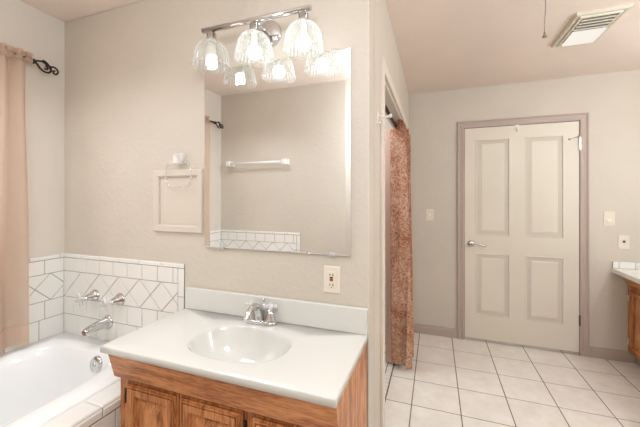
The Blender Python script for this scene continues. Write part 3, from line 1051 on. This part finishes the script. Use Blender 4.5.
def fold(u, z):
    t = (z - 0.60) / 1.5
    a = 0.013 + 0.012 * (1 - t)
    dx = a * math.sin(u * 44 + ph[0] + 0.5 * math.sin(z * 2.1 + ph[1])) + 0.010 * math.sin(u * 83 + ph[2]) * (0.4 + t) + 0.006 * math.sin(u * 17 + z * 3)
    dy = 0.010 * math.sin(u * 31 + z * 4 + ph[3]) * t + (-0.02 * (u - 0.5) * math.sin((1 - t) * 3.0))
    return dx, dy


zs_m = [0.70 + (2.088 - 0.70) * k / 26 for k in range(27)]
cloth('drape', 0.02, 1.050, zs_m, fold, M_SHEER, cur, XRD)
cloth('hem', 0.02, 1.048, [0.605 + 0.098 * k / 4 for k in range(5)], lambda u, z: (fold(u, z)[0] * 1.02 + 0.003, fold(u, z)[1]), M_HEM, cur, XRD)


def head(u, z):
    q = (z - 2.088) / 0.058
    g = 0.006 * math.sin(u * 190 + ph[4]) + 0.005 * math.sin(u * 121 + ph[5])
    if q < 0.65:
        b_ = 0.020 * math.sin(PI * q / 0.65)
    else:
        b_ = 0.010 + 0.008 * (q - 0.65)
    return b_ + g * (0.6 + q), 0.004 * math.sin(u * 150 + z * 80)


cloth('gathered_heading', 0.02, 1.068, [2.088 + 0.058 * k / 8 for k in range(9)], head, M_HEM, cur, XRD, 300)
cloth('heading_back', 0.02, 1.068, [2.088 + 0.058 * k / 8 for k in range(9)], lambda u, z: (-head(u, z)[0], head(u, z)[1]), M_HEM, cur, XRD, 300)

# ------------------------------------------------------------------ shower curtain in the narrow opening
XSR, ZSR = XE - 0.045, 1.945
srod = empty('shower_rod', (XSR, 2.35, ZSR), 'dark tension rod across the shower opening above the patterned curtain', 'shower rod')
MB().tube([(XSR, OY0 + 0.014, ZSR), (XSR, OY1 - 0.014, ZSR)], 0.0115, 12).build('pole', M_BRONZE, srod)
for y_, d in ((OY0 + 0.0125, 1), (OY1 - 0.0125, -1)):
    MB().lathe([(0.0, 0.02), (0.016, 0.02), (0.02, 0.0)], (XSR, y_, ZSR), (0, d, 0), 14).build('end_cap', M_BRONZE, srod)
scur = empty('shower_curtain', (XSR, 2.75, 0.04), 'rust patterned shower curtain bunched at the far end of the narrow opening', 'shower curtain')


def sfold(u, z):
    t = (z - 0.05) / 1.9
    a = 0.054 - 0.010 * t
    dx = a * math.sin(u * 21 + 0.7 + 0.25 * math.sin(z * 1.7)) + 0.030 * math.sin(u * 52 + z * 0.8) + 0.020 * (1 - t)
    dy = 0.03 * math.sin(u * 19 + z * 2.2) * (1 - 0.5 * t) + 0.008 * math.sin(z * 9)
    return dx, dy


zs_s = [0.045 + (1.925 - 0.045) * k / 40 for k in range(41)]
o = cloth('printed_panel', 2.52, 2.90, zs_s, sfold, M_PAISLEY, scur, XSR + 0.026, 130)
cloth('pocket_top', 2.52, 2.90, [1.925 + 0.055 * k / 6 for k in range(7)], lambda u, z: (sfold(u, 1.925)[0] * 0.6 + 0.022 * math.sin(PI * (z - 1.925) / 0.055), sfold(u, 1.925)[1]), M_PAISLEY, scur, XSR + 0.012, 130)
cloth('lining', 2.62, 2.86, [0.02 + (1.925 - 0.02) * k / 24 for k in range(25)], lambda u, z: (0.040 * math.sin(u * 27 + 2) + 0.01 * math.sin(z * 3), 0.01 * math.sin(z * 2 + u * 20)), M_LINING, scur, XSR - 0.052, 90)

# small hook on the wall end
HY = 1.455
rh = empty('robe_hook', (XE, HY, 1.72), 'small white wall hook with a clear arm on the narrow wall end', 'hook')
MB().box((XE, HY - 0.009, 1.712), (XE + 0.006, HY + 0.009, 1.766)).build('hook_plate', M_WHITE, rh, bevel=0.002)
h_ = MB()
h_.tube(spline([(XE + 0.004, HY, 1.748), (XE + 0.03, HY, 1.742), (XE + 0.056, HY, 1.744)], 5), 0.006, 10)
h_.lathe([(0.0, -0.008), (0.009, -0.006), (0.010, 0.004), (0.0, 0.008)], (XE + 0.062, HY, 1.745), (1, 0, 0.1), 12)
h_.build('clear_arm', M_ACRYLW, rh, weld=False)
h_ = MB()
h_.tube(spline([(XE + 0.005, HY, 1.726), (XE + 0.014, HY, 1.716), (XE + 0.020, HY, 1.724)], 4), 0.0035, 8)
h_.build('lower_prong', M_NICKEL, rh)

# ------------------------------------------------------------------ ceiling fan light and pull cord
FXa, FXb, FYa, FYb = 0.762, 1.016, 2.20, 2.625
fan = empty('ceiling_fan_light', ((FXa + FXb) / 2, (FYa + FYb) / 2, ZC), 'square yellowed ceiling exhaust fan with slatted grille and lit lens', 'ceiling fan light')
g_ = MB()
steps = [(0, 0), (0, 0.012), (0.006, 0.018), (0.018, 0.018), (0.020, 0.010), (0.026, 0.014), (0.030, 0.024), (0.040, 0.024), (0.042, 0.012), (0.044, 0.010)]
g_.nested((FXa, FYa, ZC), (1, 0, 0), (0, 1, 0), (0, 0, -1), FXb - FXa, FYb - FYa, steps, 0, 1)
g_.build('grille_frame', [M_FAN, M_DARK], fan)
for k in range(4):
    y_ = FYa + 0.058 + 0.037 * k
    sl = MB()
    sl.loops([[(x_, y_ + 0.012, ZC - 0.010), (x_, y_, ZC - 0.026), (x_, y_ + 0.003, ZC - 0.030), (x_, y_ + 0.017, ZC - 0.012)] for x_ in (FXa + 0.043, FXb - 0.043)], 0, False, True, True, True)
    sl.build('slat', M_FAN, fan)
ln = MB()
ln.nested((FXa + 0.050, FYa + 0.205, ZC - 0.020), (1, 0, 0), (0, 1, 0), (0, 0, -1), FXb - FXa - 0.080, 0.185, [(0, 0), (0, 0.008), (0.010, 0.014), (0.03, 0.016)])
ln.build('lens', M_LENS, fan)
pc = empty('pull_cord', (0.526, 1.90, 2.19), 'thin grey pull cord with a small bell knob hanging from the ceiling', 'pull cord')
MB().tube([(0.526, 1.90, ZC), (0.528, 1.90, 2.35), (0.524, 1.90, 2.26), (0.524, 1.90, 2.215)], 0.0022, 8).build('cord', M_CORD, pc)
MB().lathe([(0.0, 0.030), (0.004, 0.028), (0.006, 0.014), (0.012, 0.002), (0.0, 0.0)], (0.524, 1.90, 2.189), (0, 0, 1), 14).build('knob', M_CORD, pc)

# ------------------------------------------------------------------ far tiled counter and its cabinet
RX0, RZ, RY0, RY1 = 1.405, 0.777, 1.75, YF - 0.002
rv_ = empty('vanity_cabinet', (1.75, (RY0 + RY1) / 2, 0), 'oak bathroom cabinet under the white tiled counter beside the cream door', 'vanity cabinet')
RCX = 1.535
c_ = MB()
c_.box((RCX, RY0 + 0.03, 0.09), (XR - 0.004, RY0 + 0.05, RZ - 0.03)).box((RCX, RY1 - 0.015, 0.09), (XR - 0.004, RY1, RZ - 0.03)).box((XR - 0.02, RY0 + 0.03, 0.09), (XR - 0.004, RY1, RZ - 0.03))
c_.box((RCX, RY0 + 0.03, 0.09), (XR - 0.004, RY1, 0.105))
c_.build('carcass', M_OAKV, rv_, weld=False)
f_ = MB()
f_.box((RCX - 0.018, RY1 - 0.060, 0.09), (RCX, RY1, RZ - 0.03)).box((RCX - 0.018, RY0 + 0.03, 0.09), (RCX, RY0 + 0.07, RZ - 0.03))
f_.box((RCX - 0.0175, RY0 + 0.03, 0.60), (RCX, RY1, RZ - 0.03)).box((RCX - 0.0175, RY0 + 0.03, 0.09), (RCX, RY1, 0.13))
for k in range(1, 4): f_.box((RCX - 0.018, RY1 - 0.028 - 0.39 * k - 0.02, 0.09), (RCX, RY1 - 0.028 - 0.39 * k + 0.02, 0.65))
f_.build('face_frame', M_OAKV, rv_, weld=False)
a_ = MB()
prf = [(RX0 + 0.050, RZ - 0.030), (RCX - 0.017, RZ - 0.030), (RCX - 0.017, RZ - 0.125), (RCX - 0.022, RZ - 0.125)]
a_.loops([[(x_, y_, z_) for x_, z_ in prf] for y_ in (RY0 + 0.03, RY1)], 0, False, True, True, True)
a_.build('apron', M_OAKY, rv_)
for k in range(4):
    yb_ = RY1 - 0.050 - 0.39 * k
    wd = 0.35
    d_ = cab_door(rv_, (RCX - 0.018, yb_ - wd, 0.110), (0, 1, 0), (-1, 0, 0), wd, 0.52, M_OAKV)
    for hz in (0.52, 0.16):
        MB().box((RCX - 0.043, yb_ + 0.0005, hz), (RCX - 0.018, yb_ + 0.012, hz + 0.05)).build('hinge', M_FAN, d_, bevel=0.002)
box('toe_kick', (RCX + 0.030, RY0 + 0.05, 0), (RCX + 0.045, RY1 - 0.001, 0.095), M_TRIM, rv_)
rt = empty('tiled_counter', (1.70, (RY0 + RY1) / 2, RZ - 0.03), 'white tiled countertop with low tile backsplash beside the cream door', 'countertop')
t_ = MB()
polys = []
for a in row(RX0 + 0.05, XR - 0.012, 0, 1, 0.108, RX0 + 0.05):
    for b in row(RY0, RY1, 0, 1, 0.108, RY1): polys.append(rect(a[0][0], b[0][0], a[1][0], b[1][0]))
for b in row(RY0, RY1, 0, 1, 0.152, RY1 - 0.06): polys.append(rect(RX0, b[0][0], RX0 + 0.05, b[1][0]))
tile_field(t_, (0, 0, RZ - 0.006), (1, 0, 0), (0, 1, 0), (0, 0, 1), polys, 0.003, 0.006)
tile_field(t_, (RX0 + 0.006, RY1, 0), (0, -1, 0), (0, 0, 1), (-1, 0, 0), row(0, RY1 - RY0, RZ - 0.038, RZ - 0.004, 0.152, 0.06), 0.003, 0.006, 0.002)
t_.box((RX0 + 0.006, RY0, RZ - 0.030), (XR - 0.004, RY1, RZ - 0.002), 1)
t_.build('counter_tiles', [M_TILE, M_GROUT], rt, weld=False)
t_ = MB()
tile_field(t_, (0, RY1, 0), (1, 0, 0), (0, 0, 1), (0, -1, 0), row(RX0 + 0.006, XR - 0.012, RZ, RZ + 0.058, 0.108, RX0 + 0.050), 0.003, 0.010, 0.002)
t_.box((RX0 + 0.007, RY1 - 0.006, RZ - 0.001), (XR - 0.012, RY1, RZ + 0.056), 1)
t_.build('backsplash', [M_TILE, M_GROUT], rt, weld=False)

# ------------------------------------------------------------------ towel bar on the wall behind (seen in the mirror)
tbz = 1.715
twb = empty('towel_bar', (-1.65, YR, tbz), 'white towel bar on the rear wall, reflected in the mirror', 'towel bar')
MB().tube([(-1.955, YR + 0.062, tbz), (-1.345, YR + 0.062, tbz)], 0.0115, 12).build('bar', M_WHITE, twb)
for x_ in (-1.960, -1.340):
    p_ = MB()
    p_.nested((x_ - 0.028, YR, tbz - 0.028), (1, 0, 0), (0, 0, 1), (0, 1, 0), 0.056, 0.056, [(0, 0), (0, 0.010), (0.012, 0.020), (0.012, 0.040), (0.004, 0.048), (0.004, 0.074), (0.010, 0.080)])
    p_.build('post', M_WHITE, twb)
